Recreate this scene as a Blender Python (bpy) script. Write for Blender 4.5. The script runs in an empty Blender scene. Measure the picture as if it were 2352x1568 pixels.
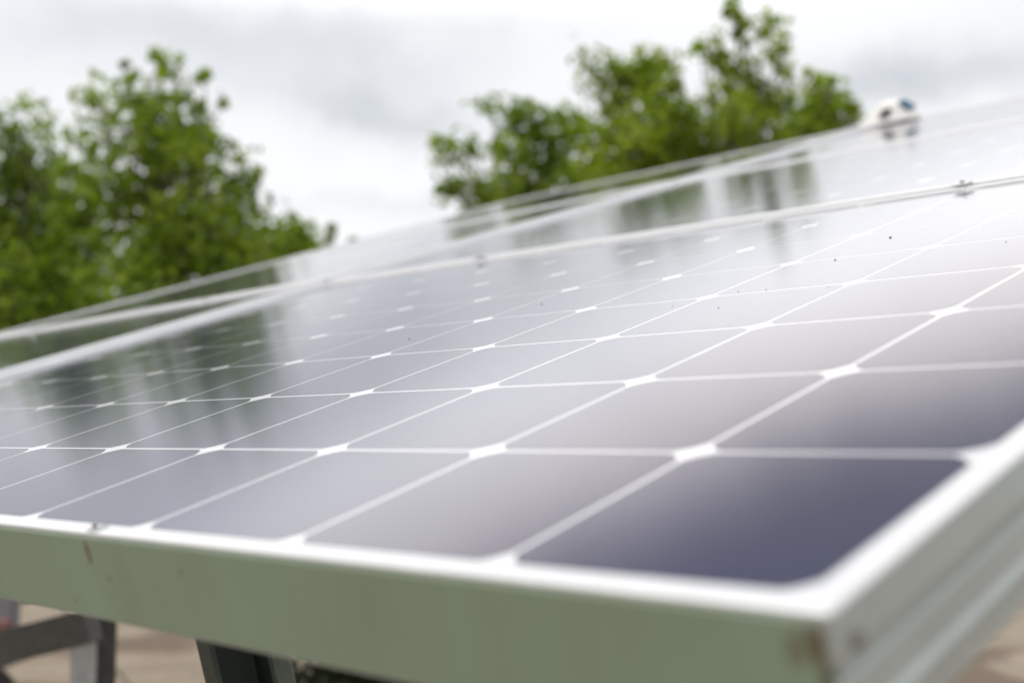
import bpy, bmesh, math, random
from mathutils import Vector, Matrix

R = math.radians
SC = bpy.context.scene
COL = SC.collection
GZ = 1.26                      # height of the near panel corner above the ground

# ------------------------------------------------------------------ camera
CAM = Vector((0.19064, -0.30990, 0.04323 + GZ))
RT = Vector((0.70938623, 0.70481996, 0.0))
UPV = Vector((0.05747258, -0.05784492, 0.99666989))
FW = Vector((-0.70247283, 0.7070239, 0.08154221))
cd = bpy.data.cameras.new('camera'); cam = bpy.data.objects.new('camera', cd); COL.objects.link(cam)
mm = Matrix((RT, UPV, -FW)).transposed().to_4x4(); mm.translation = CAM
cam.matrix_world = mm
cd.sensor_width = 36.0; cd.sensor_fit = 'HORIZONTAL'; cd.lens = 43.53
cd.clip_start = 0.02; cd.clip_end = 3000
cd.dof.use_dof = True; cd.dof.focus_distance = 0.93; cd.dof.aperture_fstop = 4.6; cd.dof.aperture_blades = 0
SC.camera = cam

SC.view_settings.view_transform = 'Standard'; SC.view_settings.look = 'None'
SC.view_settings.exposure = 0.0; SC.view_settings.gamma = 1.0
SC.view_settings.use_curve_mapping = False

FPX = 2844.0                   # focal length in pixels of a 2352 pixel wide picture
def direction(x, y):
    return (RT * ((x - 1176) / FPX) - UPV * ((y - 783) / FPX) + FW)
def at(x, y, d):
    return CAM + direction(x, y) * d

# ------------------------------------------------------------------ node helper
class NT:
    def __init__(s, tree): s.t = tree; s.n = tree.nodes; s.l = tree.links
    def node(s, typ, **kw):
        nd = s.n.new(typ)
        for k, v in kw.items(): setattr(nd, k, v)
        return nd
    def put(s, sock, v):
        if hasattr(v, 'is_output') or isinstance(v, bpy.types.NodeSocket): s.l.new(v, sock)
        else: sock.default_value = v
    def math(s, op, a, b=None, c=None, clamp=False):
        nd = s.node('ShaderNodeMath', operation=op, use_clamp=clamp)
        s.put(nd.inputs[0], a)
        if b is not None: s.put(nd.inputs[1], b)
        if c is not None: s.put(nd.inputs[2], c)
        return nd.outputs[0]
    def vmath(s, op, a, b=None):
        nd = s.node('ShaderNodeVectorMath', operation=op)
        s.put(nd.inputs[0], a)
        if b is not None: s.put(nd.inputs[1], b)
        return nd.outputs['Value'] if op in ('DOT_PRODUCT', 'LENGTH') else nd.outputs[0]
    def noise(s, vec, scale, detail=3.0, rough=0.5, dist=0.0):
        nd = s.node('ShaderNodeTexNoise')
        if vec is not None: s.l.new(vec, nd.inputs['Vector'])
        nd.inputs['Scale'].default_value = scale; nd.inputs['Detail'].default_value = detail
        nd.inputs['Roughness'].default_value = rough; nd.inputs['Distortion'].default_value = dist
        return nd
    def ramp(s, fac, stops):
        nd = s.node('ShaderNodeValToRGB'); s.l.new(fac, nd.inputs[0])
        el = nd.color_ramp.elements
        while len(el) < len(stops): el.new(0.5)
        for e, (p, c) in zip(el, stops): e.position = p; e.color = (*c, 1) if len(c) == 3 else c
        return nd.outputs[0]
    def mix(s, fac, a, b, typ='MIX'):
        nd = s.node('ShaderNodeMix', data_type='RGBA', blend_type=typ)
        s.put(nd.inputs[0], fac); s.put(nd.inputs[6], a); s.put(nd.inputs[7], b)
        return nd.outputs[2]
    def smooth(s, v, lo, hi):
        nd = s.node('ShaderNodeMapRange', interpolation_type='SMOOTHSTEP')
        s.put(nd.inputs[0], v); nd.inputs[1].default_value = lo; nd.inputs[2].default_value = hi
        return nd.outputs[0]

# ------------------------------------------------------------------ world: overcast sky
SUN_EL, SUN_AZ = R(50), R(218)
w = bpy.data.worlds.new('World'); SC.world = w; w.use_nodes = True
T = NT(w.node_tree); T.n.clear()
out = T.node('ShaderNodeOutputWorld'); bg = T.node('ShaderNodeBackground')
sky = T.node('ShaderNodeTexSky', sky_type='NISHITA'); sky.sun_disc = False
sky.sun_elevation = SUN_EL; sky.sun_rotation = SUN_AZ
skybg = T.mix(1.0, sky.outputs[0], (0.10, 0.10, 0.10, 1), 'MULTIPLY')
geo = T.node('ShaderNodeTexCoord').outputs['Generated']
dirn = T.vmath('NORMALIZE', geo)
wob = T.noise(dirn, 4.0, 8.0, 0.62)
wobv = T.vmath('SUBTRACT', wob.outputs['Color'], (0.5, 0.5, 0.5))
wsc = T.node('ShaderNodeVectorMath', operation='SCALE'); T.l.new(wobv, wsc.inputs[0]); wsc.inputs['Scale'].default_value = 0.15
dd = T.vmath('ADD', dirn, wsc.outputs[0])
# grey cloud bellies: (px, py of the photo turned into a sky direction, half sizes, tilt, strength)
PATCH = [(800, 170, 480, 140, 8, 0.40), (890, 262, 260, 42, 10, 0.45), (450, 100, 420, 90, 0, 0.25), (2150, 165, 320, 75, -17, 0.75),
         (1960, 205, 160, 70, -10, 0.30), (930, 470, 240, 30, -3, 0.30), (100, 40, 330, 60, 0, 0.22), (600, 40, 500, 60, 3, 0.15), (720, 520, 200, 40, 0, 0.12),
         (-500, 250, 420, 130, 5, 0.45), (3000, -100, 450, 150, -12, 0.5), (1500, -800, 900, 200, 0, 0.4), (-1200, -500, 700, 250, 20, 0.5)]
tot = None
for (px, py, sx, sy, ti, st) in PATCH:
    e0 = direction(px, py).normalized()
    e1 = RT - e0 * RT.dot(e0); e1.normalize(); e2 = e1.cross(e0)
    c, s_ = math.cos(R(ti)), math.sin(R(ti))
    a1 = (e1 * c - e2 * s_) / (sx / FPX); a2 = (e1 * s_ + e2 * c) / (sy / FPX)
    x = T.vmath('DOT_PRODUCT', dd, tuple(a1)); y = T.vmath('DOT_PRODUCT', dd, tuple(a2))
    f = T.vmath('DOT_PRODUCT', dd, tuple(e0))
    r2 = T.math('ADD', T.math('MULTIPLY', x, x), T.math('MULTIPLY', y, y))
    m = T.math('MULTIPLY', T.math('EXPONENT', T.math('MULTIPLY', r2, -1.0)), T.math('GREATER_THAN', f, 0.0))
    m = T.math('MULTIPLY', m, st)
    tot = m if tot is None else T.math('ADD', tot, m)
big = T.noise(dirn, 5.5, 8.0, 0.6, 0.3)
gen = T.math('MULTIPLY', T.smooth(big.outputs[0], 0.44, 0.74), 0.24)
fine = T.noise(dd, 9.0, 5.0, 0.6)
tot = T.math('ADD', tot, gen)
tot = T.math('MULTIPLY', tot, T.math('ADD', 0.40, T.math('MULTIPLY', fine.outputs[0], 0.6)), clamp=True)
cloud = T.mix(tot, (1.00, 1.005, 1.02, 1), (0.48, 0.515, 0.56, 1))
# sky above the view, shaped for panel reflections: bright band, dark dip, brighter zenith
zz = T.node('ShaderNodeSeparateXYZ'); T.l.new(dirn, zz.inputs[0])
zen = T.math('ADD', 1.06, T.math('MULTIPLY', T.smooth(zz.outputs[2], 0.32, 0.40), 1.0))
zen = T.math('SUBTRACT', zen, T.math('MULTIPLY', T.smooth(T.math('ADD', zz.outputs[2], T.math('MULTIPLY', T.math('SUBTRACT', wob.outputs[0], 0.5), 0.12)), 0.45, 0.545), 1.52))
zen = T.math('ADD', zen, T.math('MULTIPLY', T.smooth(zz.outputs[2], 0.62, 0.80), 0.80))
band = T.math('MULTIPLY', T.smooth(zz.outputs[2], 0.36, 0.48), T.math('SUBTRACT', 1.0, T.smooth(zz.outputs[2], 0.50, 0.60)))  # warm tint added to the unseen sky band to colour the cell reflections
cb = T.node('ShaderNodeCombineColor')
T.l.new(zen, cb.inputs[0]); T.l.new(T.math('MULTIPLY', zen, T.math('SUBTRACT', 1.0, T.math('MULTIPLY', band, 0.07))), cb.inputs[1])
T.l.new(T.math('MULTIPLY', zen, T.math('SUBTRACT', 1.0, T.math('MULTIPLY', band, 0.12))), cb.inputs[2])
cloud = T.mix(1.0, cloud, cb.outputs[0], 'MULTIPLY')
final = T.mix(0.93, skybg, cloud)
T.l.new(final, bg.inputs[0]); bg.inputs[1].default_value = 1.0
T.l.new(bg.outputs[0], out.inputs[0])

sd = bpy.data.lights.new('sun', 'SUN'); sd.energy = 1.5; sd.angle = R(12); sd.color = (1.0, 0.965, 0.91)
sun = bpy.data.objects.new('sun', sd); COL.objects.link(sun)
sv = Vector((math.sin(SUN_AZ) * math.cos(SUN_EL), math.cos(SUN_AZ) * math.cos(SUN_EL), math.sin(SUN_EL)))
sun.rotation_euler = sv.to_track_quat('Z', 'Y').to_euler(); sun.location = (0, 0, 12)

# ------------------------------------------------------------------ materials
def mat(name):
    m = bpy.data.materials.new(name); m.use_nodes = True
    return m, NT(m.node_tree), m.node_tree.nodes['Principled BSDF']
def setp(b, **kw):
    for k, v in kw.items():
        b.inputs[k.replace('_', ' ')].default_value = v
def bump(T, b, h, strength, dist):
    bp = T.node('ShaderNodeBump'); bp.inputs['Strength'].default_value = strength; bp.inputs['Distance'].default_value = dist
    T.l.new(h, bp.inputs['Height']); T.l.new(bp.outputs[0], b.inputs['Normal']); return bp

def plain(name, col, rough=0.5, metal=0.0, var=0.12, scale=30.0, **kw):
    m, T, b = mat(name)
    tc = T.node('ShaderNodeTexCoord').outputs['Object']
    n = T.noise(tc, scale, 5.0, 0.6)
    lo = tuple(c * (1 - var) for c in col); hi = tuple(min(1, c * (1 + var)) for c in col)
    T.l.new(T.ramp(n.outputs[0], [(0.3, lo), (0.7, hi)]), b.inputs['Base Color'])
    rn = T.math('ADD', rough - 0.08, T.math('MULTIPLY', n.outputs[0], 0.16)); T.l.new(rn, b.inputs['Roughness'])
    b.inputs['Metallic'].default_value = metal
    setp(b, **kw)
    return m

GLASS_ROUGH = 0.032
def glassy(name, col, var, tint=None):
    """a surface seen through the dimpled front glass: the coat is the glass"""
    m, T, b = mat(name)
    tc = T.node('ShaderNodeTexCoord').outputs['Object']
    n = T.noise(tc, 7.0, 2.0, 0.5)
    n2 = T.noise(tc, 2600.0, 1.0, 0.5)
    lo = tuple(c * (1 - var) for c in col); hi = tuple(c * (1 + var) for c in col)
    c1 = T.ramp(n.outputs[0], [(0.3, lo), (0.7, hi)])
    T.l.new(c1, b.inputs['Base Color'])
    setp(b, Roughness=0.55, Coat_Weight=1.0, Coat_IOR=1.5)
    b.inputs['Specular IOR Level'].default_value = 0.05
    smear = T.noise(tc, 3.2, 4.0, 0.6)
    cr = T.math('ADD', GLASS_ROUGH - 0.02, T.math('MULTIPLY', smear.outputs[0], 0.04)); T.l.new(cr, b.inputs['Coat Roughness'])
    bp = T.node('ShaderNodeBump'); bp.inputs['Strength'].default_value = 0.05; bp.inputs['Distance'].default_value = 0.0003
    T.l.new(n2.outputs[0], bp.inputs['Height']); T.l.new(bp.outputs[0], b.inputs['Coat Normal'])
    return m
M_CELL = glassy('dark blue silicon under glass', (0.011, 0.014, 0.060), 0.15)
M_BACK = glassy('white backsheet under glass', (0.74, 0.75, 0.77), 0.03)
M_SPECK = plain('dark specks of dirt', (0.025, 0.022, 0.02), 0.8)

def metal_mat(name, col, rough, metal, var=0.10, rust=None):
    m, T, b = mat(name)
    tc = T.node('ShaderNodeTexCoord').outputs['Object']
    mp = T.node('ShaderNodeMapping'); T.l.new(tc, mp.inputs[0]); mp.inputs['Scale'].default_value = (3, 3, 60)
    n = T.noise(mp.outputs[0], 12.0, 5.0, 0.6); n2 = T.noise(tc, 45.0, 5.0, 0.65)
    f = T.math('ADD', T.math('MULTIPLY', n.outputs[0], 0.4), T.math('MULTIPLY', n2.outputs[0], 0.6))
    lo = tuple(c * (1 - var) for c in col); hi = tuple(min(1, c * (1 + var)) for c in col)
    T.l.new(T.ramp(f, [(0.35, lo), (0.65, hi)]), b.inputs['Base Color'])
    T.l.new(T.math('ADD', rough - 0.1, T.math('MULTIPLY', f, 0.2)), b.inputs['Roughness'])
    b.inputs['Metallic'].default_value = metal
    return m
M_ALU = metal_mat('anodised aluminium', (0.44, 0.485, 0.475), 0.40, 0.5, 0.05)
M_LIP = metal_mat('aluminium with painted sky light', (0.78, 0.79, 0.80), 0.35, 0.35, 0.03)  # same frame aluminium, with the sky's brightness on the lips painted into the colour
M_STEEL = metal_mat('galvanised steel', (0.52, 0.55, 0.56), 0.5, 0.3, 0.2)
M_DKSTEEL = metal_mat('dark steel', (0.10, 0.102, 0.098), 0.55, 0.2, 0.3)
M_GREENSTEEL = metal_mat('dark green painted steel', (0.030, 0.050, 0.042), 0.5, 0.0, 0.35)
M_GREENEDGE = metal_mat('worn green grey steel', (0.16, 0.20, 0.17), 0.5, 0.1, 0.2)
M_RUBBER = plain('black rubber', (0.012, 0.012, 0.012), 0.85)
M_RED = plain('dull red plastic', (0.30, 0.15, 0.15), 0.5)
M_GREYPLASTIC = plain('grey painted body panel', (0.26, 0.27, 0.29), 0.5)
M_WHITE = plain('white painted housing', (0.82, 0.81, 0.78), 0.4, 0.0, 0.05)
M_DARKWIN = plain('dark window', (0.02, 0.02, 0.025), 0.15)
M_BLUEWIN = plain('blue tinted window', (0.03, 0.11, 0.20), 0.12)
M_BOLT = plain('dull bolt steel', (0.25, 0.24, 0.22), 0.45, 0.7)
M_RUST = plain('rusty steel', (0.16, 0.075, 0.03), 0.8, 0.0, 0.4, 300)

# sage green edge plate with rust stains
m, T, b = mat('sage green paint with rust'); M_SAGE = m
tc = T.node('ShaderNodeTexCoord').outputs['Object']
sp = T.node('ShaderNodeSeparateXYZ'); T.l.new(tc, sp.inputs[0])
mp = T.node('ShaderNodeMapping'); T.l.new(tc, mp.inputs[0]); mp.inputs['Scale'].default_value = (1, 1, .35)
n = T.noise(mp.outputs[0], 26.0, 6.0, 0.6); n2 = T.noise(tc, 900.0, 3.0, 0.6); n3 = T.noise(tc, 9.0, 3.0, 0.5)
f = T.math('ADD', T.math('MULTIPLY', n.outputs[0], 0.55), T.math('MULTIPLY', n3.outputs[0], 0.45))
col = T.ramp(f, [(0.35, (0.200, 0.240, 0.165)), (0.52, (0.210, 0.272, 0.190)), (0.7, (0.225, 0.295, 0.215))])
rustn = T.noise(tc, 120.0, 4.0, 0.65)
def stain(cx, cz, sx, sz, amt):
    x = T.math('DIVIDE', T.math('SUBTRACT', sp.outputs[0], cx), sx); z = T.math('DIVIDE', T.math('SUBTRACT', sp.outputs[2], cz), sz)
    r = T.math('SQRT', T.math('ADD', T.math('MULTIPLY', x, x), T.math('MULTIPLY', z, z)))
    r = T.math('ADD', r, T.math('MULTIPLY', T.math('SUBTRACT', rustn.outputs[0], 0.5), 1.1))
    return T.math('MULTIPLY', T.math('SUBTRACT', 1.0, T.smooth(r, 0.45, 1.1)), amt)
mk = None
for a in [(0.0095, -0.008, 0.0022, 0.008, 0.95), (0.0098, -0.026, 0.0020, 0.018, 0.65), (0.0025, -0.010, 0.0045, 0.006, 0.55), (0.0055, -0.006, 0.003, 0.005, 0.4),
          (-0.4100, -0.0075, 0.0030, 0.0075, 0.85), (-0.394, -0.021, 0.0022, 0.0018, 0.55), (-0.322, -0.012, 0.0022, 0.002, 0.45), (-0.44, -0.037, 0.004, 0.002, .25)]:
    s1 = stain(*a); mk = s1 if mk is None else T.math('MAXIMUM', mk, s1)
col = T.mix(mk, col, (0.105, 0.055, 0.022, 1))
fl = T.smooth(T.noise(tc, 330.0, 2.0, 0.5).outputs[0], 0.70, 0.78)
col = T.mix(T.math('MULTIPLY', fl, 0.35), col, (0.30, 0.24, 0.16, 1))
T.l.new(col, b.inputs['Base Color']); setp(b, Roughness=0.55)
b.inputs['Specular IOR Level'].default_value = 0.3
bump(T, b, n2.outputs[0], 0.15, 0.0004)

# ground
m, T, b = mat('sandy paving'); M_GROUND = m
tc = T.node('ShaderNodeTexCoord').outputs['Object']
n = T.noise(tc, 0.9, 8.0, 0.6); n2 = T.noise(tc, 14.0, 6.0, 0.7); n3 = T.noise(tc, 90.0, 3.0, 0.6)
f = T.math('ADD', T.math('MULTIPLY', n.outputs[0], 0.6), T.math('MULTIPLY', n2.outputs[0], 0.4))
col = T.ramp(f, [(0.3, (0.20, 0.155, 0.115)), (0.5, (0.30, 0.245, 0.185)), (0.72, (0.39, 0.33, 0.26))])
painted_shade = T.smooth(T.noise(tc, 0.55, 6.0, 0.6, 0.6).outputs[0], 0.50, 0.60)  # brown shadow patches painted into the ground colour
col = T.mix(T.math('MULTIPLY', painted_shade, 0.75), col, (0.12, 0.085, 0.062, 1))
mp = T.node('ShaderNodeMapping'); T.l.new(tc, mp.inputs[0]); mp.inputs['Rotation'].default_value = (0, 0, R(20))
br = T.node('ShaderNodeTexBrick'); T.l.new(mp.outputs[0], br.inputs[0])
br.inputs['Scale'].default_value = 1.0; br.inputs['Mortar Size'].default_value = 0.016
br.inputs['Brick Width'].default_value = 1.2; br.inputs['Row Height'].default_value = 0.8
br.inputs['Mortar Smooth'].default_value = 0.4
col = T.mix(br.outputs['Fac'], col, (0.10, 0.075, 0.055, 1))
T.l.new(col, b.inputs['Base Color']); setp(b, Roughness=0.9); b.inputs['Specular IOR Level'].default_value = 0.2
bump(T, b, n3.outputs[0], 0.4, 0.01)

def leaf_mat(name, stops, trans):
    m, T, b = mat(name)
    g = T.node('ShaderNodeNewGeometry')
    tc = T.node('ShaderNodeTexCoord').outputs['Object']
    cl = T.noise(tc, 1.6, 3.0, 0.6)
    f = T.math('ADD', T.math('MULTIPLY', g.outputs['Random Per Island'], 0.5), T.math('MULTIPLY', T.smooth(cl.outputs[0], 0.3, 0.7), 0.5))
    c = T.ramp(f, stops)
    T.l.new(c, b.inputs['Base Color']); setp(b, Roughness=0.5)
    b.inputs['Specular IOR Level'].default_value = 0.35
    tr = T.node('ShaderNodeBsdfTranslucent'); T.l.new(T.mix(1.0, c, (1.3, 1.5, 0.45, 1), 'MULTIPLY'), tr.inputs[0])
    mx = T.node('ShaderNodeMixShader'); mx.inputs[0].default_value = trans
    T.l.new(b.outputs[0], mx.inputs[1]); T.l.new(tr.outputs[0], mx.inputs[2])
    T.l.new(mx.outputs[0], m.node_tree.nodes['Material Output'].inputs[0])
    return m
M_LEAF = leaf_mat('green foliage', [(0.1, (0.068, 0.115, 0.010)), (0.5, (0.178, 0.258, 0.022)), (0.9, (0.320, 0.395, 0.056))], 0.38)
M_LEAF2 = leaf_mat('fresh green foliage', [(0.1, (0.088, 0.135, 0.010)), (0.5, (0.215, 0.290, 0.022)), (0.9, (0.350, 0.415, 0.056))], 0.40)
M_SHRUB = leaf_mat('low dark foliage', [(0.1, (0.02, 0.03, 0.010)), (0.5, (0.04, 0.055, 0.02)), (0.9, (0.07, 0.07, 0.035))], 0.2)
M_BARK = plain('grey brown bark', (0.10, 0.08, 0.06), 0.9, 0.0, 0.35, 20)

# ------------------------------------------------------------------ mesh helpers
def mesh_obj(name, verts, faces, mats, mi=None, parent=None, smooth=False, loc=None, rot=None):
    me = bpy.data.meshes.new(name); me.from_pydata([tuple(v) for v in verts], [], faces); me.validate(); me.update()
    for m_ in (mats if isinstance(mats, (list, tuple)) else [mats]): me.materials.append(m_)
    if mi is not None:
        for p, k in zip(me.polygons, mi): p.material_index = k
    if smooth:
        for p in me.polygons: p.use_smooth = True
    o = bpy.data.objects.new(name, me); COL.objects.link(o)
    if parent: o.parent = parent
    if loc is not None: o.location = loc
    if rot is not None: o.rotation_euler = rot
    return o
def empty(name, loc=(0, 0, 0), rot=(0, 0, 0)):
    o = bpy.data.objects.new(name, None); COL.objects.link(o); o.location = loc; o.rotation_euler = rot; o.empty_display_size = 0.1
    return o
def tag(o, label=None, cat=None, group=None, kind=None):
    if label: o['label'] = label
    if cat: o['category'] = cat
    if group: o['group'] = group
    if kind: o['kind'] = kind
    return o
def bevel(o, wdt, seg=2):
    md = o.modifiers.new('bevel', 'BEVEL'); md.width = wdt; md.segments = seg; md.limit_method = 'ANGLE'; md.angle_limit = R(40)
    for p in o.data.polygons: p.use_smooth = False
    return o
def box_vf(c, s, off=0):
    x, y, z = c; a, b_, d = s[0] / 2, s[1] / 2, s[2] / 2
    v = [(x + i * a, y + j * b_, z + k * d) for k in (-1, 1) for j in (-1, 1) for i in (-1, 1)]
    f = [(0, 2, 3, 1), (4, 5, 7, 6), (0, 1, 5, 4), (2, 6, 7, 3), (0, 4, 6, 2), (1, 3, 7, 5)]
    return v, [tuple(q + off for q in g) for g in f]
def boxes(name, lst, m, parent=None, bw=0.0):
    V, F = [], []
    for c, s in lst:
        v, f = box_vf(c, s, len(V)); V += v; F += f
    o = mesh_obj(name, V, F, m, parent=parent)
    if bw: bevel(o, bw)
    return o
def frame_axes(a, b_, up=Vector((0, 0, 1))):
    d = (b_ - a).normalized()
    if abs(d.dot(up)) > 0.98: up = Vector((0, 1, 0))
    x = d.cross(up).normalized(); y = x.cross(d).normalized()
    return d, x, y
def bar(name, a, b_, wx, wy, m, parent=None, up=Vector((0, 0, 1)), bw=0.002, profile='box', th=0.004):
    """beam from a to b: hollow-looking box or C channel section"""
    a, b_ = Vector(a), Vector(b_); d, x, y = frame_axes(a, b_, up)
    if profile == 'box': pts = [(-wx / 2, -wy / 2), (wx / 2, -wy / 2), (wx / 2, wy / 2), (-wx / 2, wy / 2)]
    elif profile == 'angle': pts = [(-wx / 2, -wy / 2), (wx / 2, -wy / 2), (wx / 2, -wy / 2 + th), (-wx / 2 + th, -wy / 2 + th), (-wx / 2 + th, wy / 2), (-wx / 2, wy / 2)]
    else: pts = [(-wx / 2, -wy / 2), (wx / 2, -wy / 2), (wx / 2, -wy / 2 + th), (-wx / 2 + th, -wy / 2 + th), (-wx / 2 + th, wy / 2 - th), (wx / 2, wy / 2 - th), (wx / 2, wy / 2), (-wx / 2, wy / 2)]
    n_ = len(pts)
    V = [a + x * p + y * q for p, q in pts] + [b_ + x * p + y * q for p, q in pts]
    F = [(i, (i + 1) % n_, n_ + (i + 1) % n_, n_ + i) for i in range(n_)] + [tuple(range(n_ - 1, -1, -1)), tuple(range(n_, 2 * n_))]
    o = mesh_obj(name, V, F, m, parent=parent)
    if bw: bevel(o, bw)
    return o
def lathe(name, prof, m, parent=None, loc=None, rot=None, n_=48, smooth=True):
    V, F = [], []
    k = len(prof)
    for i in range(n_):
        t = 2 * math.pi * i / n_
        for r, z in prof: V.append((r * math.cos(t), r * math.sin(t), z))
    for i in range(n_):
        j = (i + 1) % n_
        for q in range(k - 1): F.append((i * k + q, j * k + q, j * k + q + 1, i * k + q + 1))
    F.append(tuple(i * k for i in reversed(range(n_)))); F.append(tuple(i * k + k - 1 for i in range(n_)))
    return mesh_obj(name, V, F, m, parent=parent, loc=loc, rot=rot, smooth=smooth)

# ------------------------------------------------------------------ ground
S = 400
gv, gf = [], []
N_ = 40
def gc(i):
    t = (i / N_ - 0.5) * 2
    return math.copysign(abs(t) ** 2.2, t) * S
rg = random.Random(2)
for j in range(N_ + 1):
    for i in range(N_ + 1):
        x, y = gc(i), gc(j); d = math.hypot(x, y)
        gv.append((x, y, rg.uniform(-0.012, 0.012) if d > 12 else 0.0))
for j in range(N_):
    for i in range(N_):
        a = j * (N_ + 1) + i; gf.append((a, a + 1, a + N_ + 2, a + N_ + 1))
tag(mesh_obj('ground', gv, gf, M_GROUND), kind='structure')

# ------------------------------------------------------------------ the solar array
# panel frame of reference: local x = right, local y = up the slope, local z = normal; u runs to the left
TILT = R(17.977)
PITCH = 0.1275
def pw(u, v, n=0.0):   # array coordinates -> world
    return Vector((-u, v * math.cos(TILT) - n * math.sin(TILT), v * math.sin(TILT) + n * math.cos(TILT) + GZ))
U0, U1, V0, V1 = -0.0145, 1.5445, -0.013, 1.033
DU, DV = 1.566, 1.052

def laminate_mesh():
    V, F, MI = [], [], []
    def poly(pts, z, k):
        b0 = len(V); V.extend([(x, y, z) for x, y in pts]); F.append(tuple(range(b0, b0 + len(pts)))); MI.append(k)
    # backsheet sheet under the glass
    x0, x1, y0, y1 = -U1 + 0.003, -U0 - 0.003, V0 + 0.003, V1 - 0.003
    poly([(x0, y0), (x1, y0), (x1, y1), (x0, y1)], -0.00006, 1)
    b0 = len(V)
    V.extend([(x0, y0, -0.005), (x1, y0, -0.005), (x1, y1, -0.005), (x0, y1, -0.005)]); F.append((b0 + 3, b0 + 2, b0 + 1, b0)); MI.append(1)
    g = 0.00135       # half gap between cells
    cc = 0.0106      # cut corner
    for j in range(8):
        for i in range(12):
            xa, xb = -(i + 1) * PITCH + g, -i * PITCH - g; ya, yb = j * PITCH + g, (j + 1) * PITCH - g
            # the cut corner is a short arc of the round wafer
            pts = []
            for (cx, cy, a0) in ((xb, yb, 0), (xa, yb, 90), (xa, ya, 180), (xb, ya, 270)):
                sx = 1 if cx == xb else -1; sy = 1 if cy == yb else -1
                p0 = (cx, cy - sy * cc); p1 = (cx - sx * cc, cy); bul = 0.0009
                mid = ((p0[0] + p1[0]) / 2 + sx * bul, (p0[1] + p1[1]) / 2 + sy * bul)
                seq = [p0, mid, p1]
                if a0 in (90, 270): seq.reverse()
                pts += seq
            poly(pts, 0.0, 0)
    return V, F, MI

def frame_mesh():
    # profile: (distance outwards from the outer face, height)
    prof = [(-0.0110, -0.0001), (-0.0110, 0.0020), (-0.0104, 0.0026), (-0.0010, 0.0026), (-0.0003, 0.0022), (0.0, 0.0012), (0.0, -0.0130), (-0.0008, -0.0155), (-0.0016, -0.0188),
            (0.0, -0.0190), (0.0, -0.0310), (0.0018, -0.0325), (0.0018, -0.0362), (0.0, -0.0378), (0.0, -0.0460), (-0.028, -0.0460), (-0.028, -0.0442), (-0.0022, -0.0442), (-0.0022, -0.0055), (-0.0110, -0.0055)]
    corners = [(-U1, V0, -1, -1), (-U0, V0, 1, -1), (-U0, V1, 1, 1), (-U1, V1, -1, 1)]
    V, F, MI = [], [], []; k = len(prof)
    for cx, cy, sx, sy in corners:
        for o_, z in prof: V.append((cx + sx * o_, cy + sy * (o_ if sy > 0 else min(o_, 0.0)), z))
    for c in range(4):
        d = (c + 1) % 4
        for q in range(k):
            p = (q + 1) % k
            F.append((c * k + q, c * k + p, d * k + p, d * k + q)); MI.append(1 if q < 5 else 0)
    return V, F, MI

LV, LF, LMI = laminate_mesh(); FV, FF, FMI = frame_mesh()
lam_me = None; fr_me = None
LAB = {(0, 0): 'nearest solar panel at the front right corner of the array, dark blue cells',
       (1, 0): 'front row solar panel at left, reflecting the dark trees',
       (0, 1): 'middle row solar panel directly behind the nearest panel',
       (1, 1): 'middle row solar panel at left, thin pale wedge behind the left front panel',
       (0, 2): 'back row solar panel at right, with the small white housing on its upper edge',
       (1, 2): 'back row solar panel at left, thin strip under the middle trees'}
panels = {}
for (i, j) in LAB:
    root = empty('solar_panel', pw(i * DU, j * DV, (0.0028 if j else 0.0) + (0.006 if i else 0.0)), (TILT, 0, 0))
    if i: root.rotation_euler = (Matrix.Rotation(TILT, 3, 'X') @ Matrix.Rotation((-0.0125, -0.0125, -0.0115)[j], 3, 'Y')).to_euler()   # the left column sags a little
    tag(root, LAB[(i, j)], 'solar panel', 'solar panels laid edge to edge in the array')
    if lam_me is None:
        lo = mesh_obj('glass_laminate', LV, LF, [M_CELL, M_BACK, M_SPECK], LMI, parent=root); lam_me = lo.data
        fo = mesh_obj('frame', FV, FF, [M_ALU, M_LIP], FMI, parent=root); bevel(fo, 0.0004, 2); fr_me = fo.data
    else:
        lo = bpy.data.objects.new('glass_laminate', lam_me); COL.objects.link(lo); lo.parent = root
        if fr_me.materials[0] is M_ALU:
            fr_me = fr_me.copy(); fr_me.materials[0] = M_LIP  # the other frames take the painted sky brightness on their sides too
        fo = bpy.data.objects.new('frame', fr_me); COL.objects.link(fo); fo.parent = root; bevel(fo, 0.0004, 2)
    panels[(i, j)] = root
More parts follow.
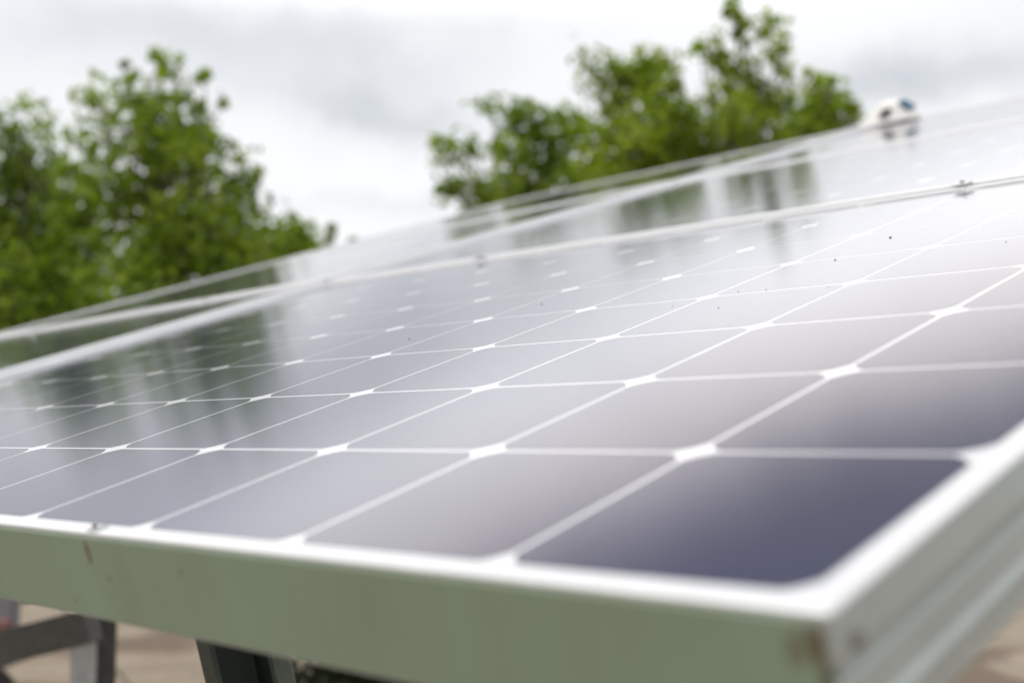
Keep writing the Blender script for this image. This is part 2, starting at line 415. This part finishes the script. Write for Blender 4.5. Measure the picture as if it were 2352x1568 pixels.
# the nearest panel has dust and specks on its glass: its own copy of the laminate
near = panels[(0, 0)]
for ch in near.children:
    if ch.name.startswith('glass_laminate'):
        V, F, MI = list(LV), list(LF), list(LMI)
        rr = random.Random(5)
        spots = [(0.3305, 0.7195, 0.0017), (0.3382, 0.4595, 0.0007), (0.333, 0.625, 0.0011), (0.3987, 0.4851, 0.0006), (0.3317, 0.5155, 0.0007),
                 (0.6093, 0.5624, 0.0010), (0.6711, 0.4459, 0.0010), (0.188, 0.6177, 0.0007), (0.29, 0.1612, 0.0005), (0.36, 0.52, 0.0006), (0.27, 0.50, 0.0005), (0.45, 0.60, 0.0006)]
        for _ in range(30): spots.append((rr.uniform(0.05, 1.45), rr.uniform(0.02, 1.0), rr.uniform(0.0001, 0.0003)))
        for (u, v, r) in spots:
            b0 = len(V); k = 9
            for q in range(k):
                a = 2 * math.pi * q / k; r1 = r * rr.uniform(0.75, 1.15)
                V.append((-u + r1 * math.cos(a), v + r1 * math.sin(a), 0.0003))
            V.append((-u, v, 0.0003 + r * 0.6))
            for q in range(k): F.append((b0 + q, b0 + (q + 1) % k, b0 + k)); MI.append(2)
        me = bpy.data.meshes.new('glass_laminate_specked'); me.from_pydata([tuple(v) for v in V], [], F); me.update()
        for m_ in (M_CELL, M_BACK, M_SPECK): me.materials.append(m_)
        for p, k in zip(me.polygons, MI): p.material_index = k
        ch.data = me
# painted green edge plates on the two front panels
for i in (0, 1):
    x0, x1 = -U1 + 0.004, -U0 - 0.0035
    ep = boxes('edge_plate', [(((x0 + x1) / 2, V0 - 0.0004, -0.0223), (x1 - x0, 0.0014, 0.0438))], M_SAGE, panels[(i, 0)], 0.0004)
    tag(ep, 'sage green painted front edge with rust stains')
    sc_ = lathe('screw', [(0.0001, 0.0), (0.0026, 0.0), (0.0030, -0.0006), (0.0030, -0.0014), (0.0001, -0.0014)], M_BOLT, panels[(i, 0)], n_=18) if False else None
# screw in the right side of the nearest panel
scr = lathe('screw', [(0.0008, 0.0006), (0.0012, 0.0013), (0.0024, 0.0012), (0.0031, 0.0004), (0.0032, -0.0006)], M_BOLT, near, loc=(-U0 + 0.0004, -0.002, -0.0100), rot=(0, R(90), 0), n_=20)

# clamps between the panels
def clamp(u, v, label, end=False, rusty=False):
    root = empty('panel_clamp', pw(u, v, 0.0026 + (0.0028 if v > 0.5 else 0)), (TILT, 0, 0))
    tag(root, label, 'clamp', 'small metal clamps holding the panels')
    if end:
        boxes('clamp_plate', [((0, 0.0035, 0.0004), (0.010, 0.008, 0.0010))], M_ALU, root, 0.0004)
        lathe('bolt', [(0.0014, 0.0), (0.0014, 0.0008), (0.0010, 0.0014), (0.0003, 0.0014)], M_RUST if rusty else M_BOLT, root, loc=(-0.003, 0.0035, 0.0009), n_=6, smooth=False)
    else:
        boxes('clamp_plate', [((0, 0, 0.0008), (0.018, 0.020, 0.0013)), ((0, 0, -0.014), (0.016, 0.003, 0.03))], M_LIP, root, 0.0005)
        lathe('bolt', [(0.0030, 0.0), (0.0030, 0.0014), (0.0024, 0.0022), (0.0010, 0.0022)], M_BOLT, root, loc=(0, 0, 0.0014), n_=6, smooth=False)
    return root
VS = (V1 + V0 + DV) / 2
clamp(0.401, VS, 'clamp with dark bolt on the right end of the seam behind the nearest panel')
clamp(1.165, VS, 'blurred clamp on the seam behind the nearest panel, near the middle of the photo')
clamp(1.566 + 0.385, VS, 'clamp on the seam between the left panels, right of its twin')
clamp(1.566 + 1.175, VS, 'clamp at the far left end of the seam between the left panels')
clamp(0.404, V0 + 0.001, 'tiny rusty clamp on the sage green front edge at left', True, True)

# small white sensor housing on the upper edge of the array
sr = empty('sensor_housing', pw(1.520, 3.115, 0.0035), (TILT, 0, 0)); sr.scale = (0.76, 0.76, 0.76)
tag(sr, 'small white domed housing with a dark square window on the far panel edge', 'sensor')
def housing():
    secs = []
    n_ = 20
    L, W = 0.240, 0.105
    # superellipse sections shrinking upward and leaning to the right
    for z, sc1, sc2, shx in ((0.0, 1.0, 1.0, 0.0), (0.004, 1.02, 1.02, 0.0), (0.008, 0.97, 0.96, 0.0), (0.030, 0.76, 0.80, 0.010), (0.050, 0.58, 0.66, 0.018), (0.066, 0.44, 0.54, 0.022), (0.077, 0.33, 0.40, 0.022), (0.083, 0.20, 0.24, 0.020), (0.085, 0.08, 0.1, 0.02)):
        ring = []
        for q in range(n_ * 2):
            t = math.pi * q / n_
            c, s_ = math.cos(t), math.sin(t); e = 0.62
            ring.append((shx + math.copysign(abs(c) ** e, c) * L / 2 * sc1, math.copysign(abs(s_) ** e, s_) * W / 2 * sc2, z))
        secs.append(ring)
    V = [p for r in secs for p in r]; F = []; k = n_ * 2
    for a in range(len(secs) - 1):
        for q in range(k): F.append((a * k + q, a * k + (q + 1) % k, (a + 1) * k + (q + 1) % k, (a + 1) * k + q))
    F.append(tuple(reversed(range(k)))); F.append(tuple(range((len(secs) - 1) * k, len(secs) * k)))
    return V, F
hv, hf = housing()
mesh_obj('shell', hv, hf, M_WHITE, parent=sr, smooth=True, loc=(0, 0, 0.004))
# dark window in the sloping front, blue window at the right end
def slab(name, quad, th, m_, lab):
    q = [Vector(p) for p in quad]; n__ = (q[1] - q[0]).cross(q[3] - q[0]).normalized()
    vs = [p for p in q] + [p - n__ * th for p in q]
    o = mesh_obj(name, vs, [(0, 1, 2, 3), (7, 6, 5, 4), (0, 4, 5, 1), (1, 5, 6, 2), (2, 6, 7, 3), (3, 7, 4, 0)], m_, parent=sr)
    return tag(o, lab)
slab('window', [(-0.012, -0.0520, 0.030), (0.026, -0.0520, 0.030), (0.038, -0.0400, 0.058), (0.004, -0.0400, 0.058)], 0.010, M_DARKWIN, 'dark square window')
slab('window', [(0.072, -0.026, 0.078), (0.106, -0.032, 0.044), (0.106, 0.032, 0.044), (0.072, 0.026, 0.078)], 0.014, M_BLUEWIN, 'blue tinted window')
boxes('base_plate', [((0, 0.01, 0.0012), (0.25, 0.09, 0.0024)), ((0.0, 0.052, -0.02), (0.10, 0.004, 0.045))], M_WHITE, sr, 0.0006)

# ------------------------------------------------------------------ what carries the array
sf = empty('support_frame', (-1.55, 1.5, 0))
tag(sf, 'steel frame under the panels, grey post with cross beam and a dark green angled leg', 'support frame')
def child(o):
    o.parent = sf; o.matrix_parent_inverse = Matrix.Translation((1.55, -1.5, 0)); return o
n_r = -0.046 - 0.026
for v in (0.42, 1.45, 1.75, 2.85):
    child(bar('rail', pw(0.03, v, n_r), pw(3.08, v, n_r), 0.04, 0.05, M_STEEL))
for u in (0.55, 2.45):
    child(bar('rafter', pw(u, 0.30, n_r - 0.06), pw(u, 3.0, n_r - 0.06), 0.05, 0.07, M_DKSTEEL))
# far right post/leg pair behind, and the grey post seen at the lower left
P = at(192, 1500, 2.5)
child(bar('post', (P.x, P.y, 0.0), (P.x, P.y, P.z + 0.075), 0.060, 0.05, M_STEEL, up=Vector((0.5, 1, 0)), profile='box'))
P2 = at(232, 1500, 2.56)
child(bar('post_shade_bar', (P2.x, P2.y, 0.0), (P2.x, P2.y, P2.z + 0.085), 0.020, 0.06, M_DKSTEEL, up=Vector((0.5, 1, 0))))  # dark bar added to stand in for the shaded right side of the post
child(bar('post', (-2.45, pw(0, 2.75).y, 0.0), (-2.45, pw(0, 2.75).y, pw(0, 2.75).z - 0.14), 0.062, 0.06, M_STEEL))
child(bar('post', (-0.55, pw(0, 2.75).y, 0.0), (-0.55, pw(0, 2.75).y, pw(0, 2.75).z - 0.14), 0.062, 0.06, M_STEEL))

# cross beam joined to the post
B1 = at(215, 1432, 2.46); B0 = at(-500, 1615, 2.60)
child(bar('beam', B0, B1, 0.05, 0.068, M_DKSTEEL))
# dark green channel leg leaning down to the right
A1 = at(525, 1440, 1.08); A0 = A1 + (at(610, 1800, 1.06) - A1) * 3.4
A0 = A1 + (A0 - A1) * ((A1.z) / (A1.z - A0.z))
lg = child(bar('leg', A0, A1, 0.06, 0.05, M_GREENSTEEL, up=Vector((-0.4, -1, 0)), profile='channel', th=0.005))
tag(lg, 'dark green leaning channel leg')
G1 = at(618, 1440, 1.16); G0 = G1 + (at(690, 1800, 1.16) - G1) * 3.4
G0 = G1 + (G0 - G1) * (G1.z / (G1.z - G0.z))
tag(child(bar('brace', G0, G1, 0.050, 0.02, M_GREENEDGE, up=Vector((-0.4, -1, 0)))), 'pale grey green brace beside the leg')

# ------------------------------------------------------------------ trailer glimpsed under the front edge
TR = at(-60, 1560, 4.0); TR.z = 0
tr = empty('trailer', TR)
tag(tr, 'trailer with black tyre and dull reddish lamp glimpsed under the panels', 'trailer')
def tchild(o):
    o.parent = tr; o.matrix_parent_inverse = Matrix.Translation(-TR); return o
ax = RT.copy(); ax.z = 0; ax.normalize(); dp = Vector((-ax.y, ax.x, 0))
ang = math.atan2(ax.y, ax.x)
rt_ = 0.29
prof = [(rt_ - 0.10, -0.085), (rt_ - 0.03, -0.092), (rt_ - 0.008, -0.078), (rt_, -0.05), (rt_ + 0.002, 0.0), (rt_, 0.05), (rt_ - 0.008, 0.078), (rt_ - 0.03, 0.092), (rt_ - 0.10, 0.085)]
for k_, sx in ((0, -0.02), (1, -1.35)):
    C_ = TR + ax * sx; C_.z = rt_
    wh = bpy.data.objects.new('wheel', None); COL.objects.link(wh); wh.location = C_ - TR; wh.rotation_euler = (0, R(90), ang); wh.parent = tr; wh.empty_display_size = 0.1
    lathe('tyre', prof, M_RUBBER, wh)
    lathe('rim', [(0.03, 0.060), (0.10, 0.055), (0.16, 0.070), (0.192, 0.080), (0.194, -0.080), (0.16, -0.07), (0.03, -0.06)], M_STEEL, wh)
def tbox(name, a, d, z, s, m_, bw=0.01):
    o = boxes(name, [((0, 0, 0), s)], m_, None, bw); c = TR + ax * a + dp * d; o.location = (c.x - TR.x, c.y - TR.y, z); o.rotation_euler = (0, 0, ang); o.parent = tr; return o
tbox('axle', -0.68, 0, rt_, (1.3, 0.05, 0.05), M_DKSTEEL)
for a in (-0.30, -1.05): tbox('chassis_rail', a, 0.5, 0.45, (0.06, 2.6, 0.08), M_DKSTEEL)
tbox('deck', -0.68, 0.9, 0.80, (1.7, 2.2, 0.03), M_DKSTEEL)
Q = at(-10, 1395, 3.5)
d_ = Q - TR
tbox('tail_panel', d_.dot(ax) - 0.06, d_.dot(dp), Q.z + 0.03, (0.25, 0.05, 0.20), M_GREYPLASTIC)
Q = at(2, 1425, 3.46); d_ = Q - TR
tbox('tail_lamp', d_.dot(ax) - 0.02, d_.dot(dp), Q.z - 0.008, (0.10, 0.03, 0.035), M_RED)

# ------------------------------------------------------------------ foliage
def leaves_into(V, F, c, n_, spread, size, rr):
    for _ in range(n_):
        p = Vector((rr.gauss(0, 1), rr.gauss(0, 1), rr.gauss(0, 0.9))) * spread + c
        s_ = size * rr.uniform(0.6, 1.25)
        nrm = Vector((rr.gauss(0, 1), rr.gauss(0, 1), rr.gauss(0.7, 1))).normalized()
        a = nrm.cross(Vector((rr.gauss(0, 1), rr.gauss(0, 1), rr.gauss(0, 1)))).normalized(); b_ = nrm.cross(a)
        L, W = s_ * 0.5, s_ * 0.36
        b0 = len(V); fo = nrm * (W * 0.35)
        V.extend([p - a * L, p - a * L * 0.1 + b_ * W + fo, p + a * L, p - a * L * 0.1 - b_ * W + fo])
        F.append((b0, b0 + 1, b0 + 2)); F.append((b0, b0 + 2, b0 + 3))
def tube_into(V, F, a, b_, ra, rb, k=6):
    d, x, y = frame_axes(a, b_); b0 = len(V)
    for p, r in ((a, ra), (b_, rb)):
        for q in range(k):
            t = 2 * math.pi * q / k; V.append(p + x * (r * math.cos(t)) + y * (r * math.sin(t)))
    for q in range(k): F.append((b0 + q, b0 + (q + 1) % k, b0 + k + (q + 1) % k, b0 + k + q))
def limb(V, F, a, b_, ra, rb, rr, bend=0.08, seg=4):
    pts = [a.lerp(b_, i / seg) for i in range(seg + 1)]; L = (b_ - a).length
    for i in range(1, seg): pts[i] += Vector((rr.uniform(-1, 1), rr.uniform(-1, 1), rr.uniform(0, 1))) * L * bend
    for i in range(seg): tube_into(V, F, pts[i], pts[i + 1], ra + (rb - ra) * i / seg, ra + (rb - ra) * (i + 1) / seg)
    return pts
def tree(label, blobs, D, tx, seed, density=1.0, leafsize=0.115, m_=M_LEAF, jit=0.7, trunk_r=0.13):
    rr = random.Random(seed)
    base = at(tx, 1015, D); base.z = 0.0
    root = empty('tree', base); tag(root, label, 'tree', 'leafy trees behind the solar panels')
    ppm = FPX / D
    LVv, LFf, BV, BF = [], [], [], []
    zt = min(b[1] for b in blobs)
    top = at(tx, zt + 150, D); fork = Vector((base.x, base.y, 1.5)) ; crown = Vector((base.x + rr.uniform(-.2, .2), base.y, max(2.2, top.z * 0.72)))
    limb(BV, BF, Vector((base.x, base.y, -0.1)), fork, trunk_r * 1.25, trunk_r, rr, 0.02)
    tr_pts = limb(BV, BF, fork, crown, trunk_r, trunk_r * 0.45, rr, 0.05, 5)
    for (x, y, r) in blobs:
        Rm = r / ppm
        depth = D + (rr.uniform(-1, 1) * jit if r > 40 else rr.uniform(-0.3, 0.3))
        c = at(x, y, depth)
        src = min(tr_pts, key=lambda p: (p - c).length + max(0, p.z - c.z) * 1.5)
        limb(BV, BF, src, c, max(0.012, min(trunk_r * 0.4, Rm * 0.13)), 0.008, rr, 0.10, 4)
        small = r < 30
        ncl = max(2, int(density * (13 if small else 20) * (Rm / 0.35) ** 2.0))
        for q in range(ncl):
            v = Vector((rr.gauss(0, 1), rr.gauss(0, 1), rr.gauss(0, 1))).normalized() * Rm * rr.random() ** 0.42
            cc_ = c + v * Vector((1, 1, 1)).length / 1.732
            sp_ = min(0.13, Rm * 0.5)
            if Rm > 0.12: tube_into(BV, BF, c.lerp(cc_, 0.1), cc_, 0.008, 0.003, 4)
            leaves_into(LVv, LFf, cc_, rr.randint(6, 13) if small else rr.randint(16, 26), sp_ * (1.15 if small else 1.0), leafsize, rr)
    b0 = Vector(base)
    tag(mesh_obj('crown', [v - b0 for v in LVv], LFf, m_, parent=root), None)
    mesh_obj('trunk', [v - b0 for v in BV], BF, M_BARK, parent=root, smooth=True)
    return root

L1 = [(150, 430, 34), (165, 500, 50), (135, 385, 22), (150, 570, 80), (150, 470, 30), (0, 640, 120), (40, 305, 70), (75, 400, 75), (10, 420, 90), (105, 290, 25), (60, 240, 25), (-40, 560, 110), (60, 560, 110), (20, 700, 140), (-90, 760, 130), (120, 520, 50), (130, 640, 90), (-10, 270, 30)]
L2 = [(175, 330, 30), (165, 380, 34), (180, 440, 45), (560, 470, 40), (530, 330, 16), (545, 440, 40), (240, 255, 45), (215, 225, 20), (300, 210, 30), (325, 300, 75), (255, 330, 45), (410, 350, 75), (455, 400, 80), (350, 430, 100), (270, 440, 60), (400, 560, 130), (510, 520, 80), (545, 420, 40), (570, 385, 28), (590, 400, 14), (583, 435, 9),
      (480, 620, 110), (300, 620, 130), (200, 520, 70), (190, 640, 110), (365, 125, 15), (375, 140, 16), (405, 150, 17), (408, 185, 20), (395, 225, 22), (415, 215, 18), (455, 180, 13), (468, 172, 9), (440, 235, 24), (460, 245, 20), (513, 232, 12),
      (478, 292, 22), (485, 318, 18), (283, 150, 8), (300, 178, 13), (370, 170, 14), (340, 230, 40), (360, 270, 50), (430, 300, 40), (490, 350, 35), (350, 760, 140), (500, 740, 120), (160, 760, 120), (560, 560, 60), (575, 640, 70), (585, 480, 14), (235, 390, 30)]
L3 = [(650, 545, 42), (690, 530, 35), (662, 500, 20), (700, 560, 45), (735, 560, 24), (755, 545, 11), (640, 600, 60), (610, 560, 35), (700, 640, 80), (625, 690, 80), (770, 640, 40), (765, 520, 6), (600, 520, 22), (812, 552, 5)]
R1 = [(1115, 235, 20), (1125, 255, 18), (1150, 300, 26), (1185, 280, 38), (1205, 250, 28), (1245, 290, 32), (1290, 290, 35), (1320, 265, 22), (1300, 260, 20), (1170, 335, 35), (1215, 345, 42), (1270, 350, 42), (1320, 330, 30), (1220, 400, 50), (1160, 400, 22), (1290, 400, 40),
      (1075, 340, 24), (1040, 335, 22), (1020, 345, 20), (1005, 330, 12), (1010, 368, 16), (1055, 362, 24), (1100, 345, 18), (1130, 350, 20), (1060, 420, 26), (1035, 428, 20), (1012, 430, 8), (1050, 450, 28), (1095, 445, 26), (1130, 430, 32), (1160, 450, 40),
      (1110, 475, 30), (1210, 470, 60), (1290, 460, 50), (1085, 480, 26), (1340, 400, 30), (1160, 540, 70), (1270, 560, 90)]
R2 = [(1345, 138, 18), (1360, 150, 20), (1350, 205, 20), (1372, 200, 20), (1385, 170, 18), (1410, 145, 16), (1410, 180, 24), (1440, 175, 28), (1480, 155, 26), (1500, 180, 38), (1460, 215, 42), (1520, 215, 38), (1420, 230, 25), (1390, 240, 18), (1465, 290, 60), (1420, 310, 45), (1520, 300, 60),
      (1535, 130, 8), (1525, 150, 13), (1560, 190, 16), (1560, 250, 28), (1580, 290, 40), (1390, 350, 50), (1450, 380, 70), (1540, 370, 60), (1380, 400, 40), (1600, 350, 45), (1500, 440, 80), (1400, 450, 60), (1365, 300, 22)]
R3 = [(1690, 12, 17), (1697, 30, 14), (1706, 52, 10), (1700, 75, 12), (1680, 25, 8), (1712, 95, 8), (1625, 95, 18), (1630, 120, 24), (1650, 130, 12), (1605, 105, 8), (1660, 165, 14), (1690, 150, 15), (1720, 185, 30), (1690, 205, 34), (1645, 200, 28), (1735, 140, 18), (1770, 75, 24), (1745, 75, 14), (1790, 90, 20), (1805, 110, 16),
      (1760, 110, 18), (1790, 150, 18), (1740, 230, 35), (1790, 200, 22), (1800, 240, 25), (1680, 260, 45), (1630, 260, 35), (1740, 290, 45), (1660, 330, 50), (1740, 350, 50), (1800, 310, 38), (1620, 350, 50)]
R4 = [(1862, 165, 10), (1870, 185, 15), (1925, 225, 20), (1950, 235, 14), (1968, 250, 10), (1940, 280, 18), (1820, 270, 20), (1885, 185, 16), (1875, 215, 24), (1905, 215, 22), (1920, 240, 26), (1945, 250, 20), (1960, 262, 14), (1880, 255, 34), (1930, 275, 22), (1850, 290, 34), (1895, 300, 34), (1830, 330, 38), (1870, 330, 30), (1915, 185, 6), (1845, 250, 20), (1905, 325, 16), (1800, 370, 50), (1870, 400, 60), (1760, 420, 60)]
tree('broad leafy tree at the left edge of the photo, left of the tallest left tree', L1, 13.6, -10, 11, 0.88, 0.108)
tree('tall dense tree at left with loose sprigs at its top and small sky gaps', L2, 13.0, 370, 12, 0.82, 0.108)
tree('low round bushy tree at the right foot of the tall left tree', L3, 14.5, 680, 13, 1.15)
tree('small airy tree with a side branch reaching left, leftmost of the middle group', [(x, y, q * 1.15) for x, y, q in R1], 14.0, 1235, 14, 0.85, m_=M_LEAF)
tree('bright green full tree in the middle, between the low airy tree and the tallest tree', [(x, y, q * (1.28 if q < 36 else 1.12)) for x, y, q in R2], 13.2, 1470, 15, 0.95, m_=M_LEAF2)
tree('tallest sparse tree of the right group, its thin top sprig touching the picture edge', [(x, y, q * (1.28 if q < 36 else 1.12)) for x, y, q in R3], 13.0, 1720, 16, 0.60, m_=M_LEAF2)
tree('rounded leafy tree on the right, beside the small white housing', [(x, y, q * (1.3 if q < 40 else 1.1)) for x, y, q in R4], 14.0, 1860, 17, 0.95, m_=M_LEAF2)

# low shrub seen in the gap under the front edge
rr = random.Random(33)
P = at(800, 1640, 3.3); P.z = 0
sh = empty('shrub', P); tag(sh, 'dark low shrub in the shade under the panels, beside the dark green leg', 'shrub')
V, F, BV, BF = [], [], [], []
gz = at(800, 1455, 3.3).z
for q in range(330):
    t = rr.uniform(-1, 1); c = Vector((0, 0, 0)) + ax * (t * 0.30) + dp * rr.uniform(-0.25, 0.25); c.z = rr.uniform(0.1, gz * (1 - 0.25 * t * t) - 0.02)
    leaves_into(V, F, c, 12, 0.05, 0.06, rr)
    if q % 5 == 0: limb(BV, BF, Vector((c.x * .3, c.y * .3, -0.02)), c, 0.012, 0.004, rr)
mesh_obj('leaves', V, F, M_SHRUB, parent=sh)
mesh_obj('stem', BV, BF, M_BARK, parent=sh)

bpy.context.view_layer.update()
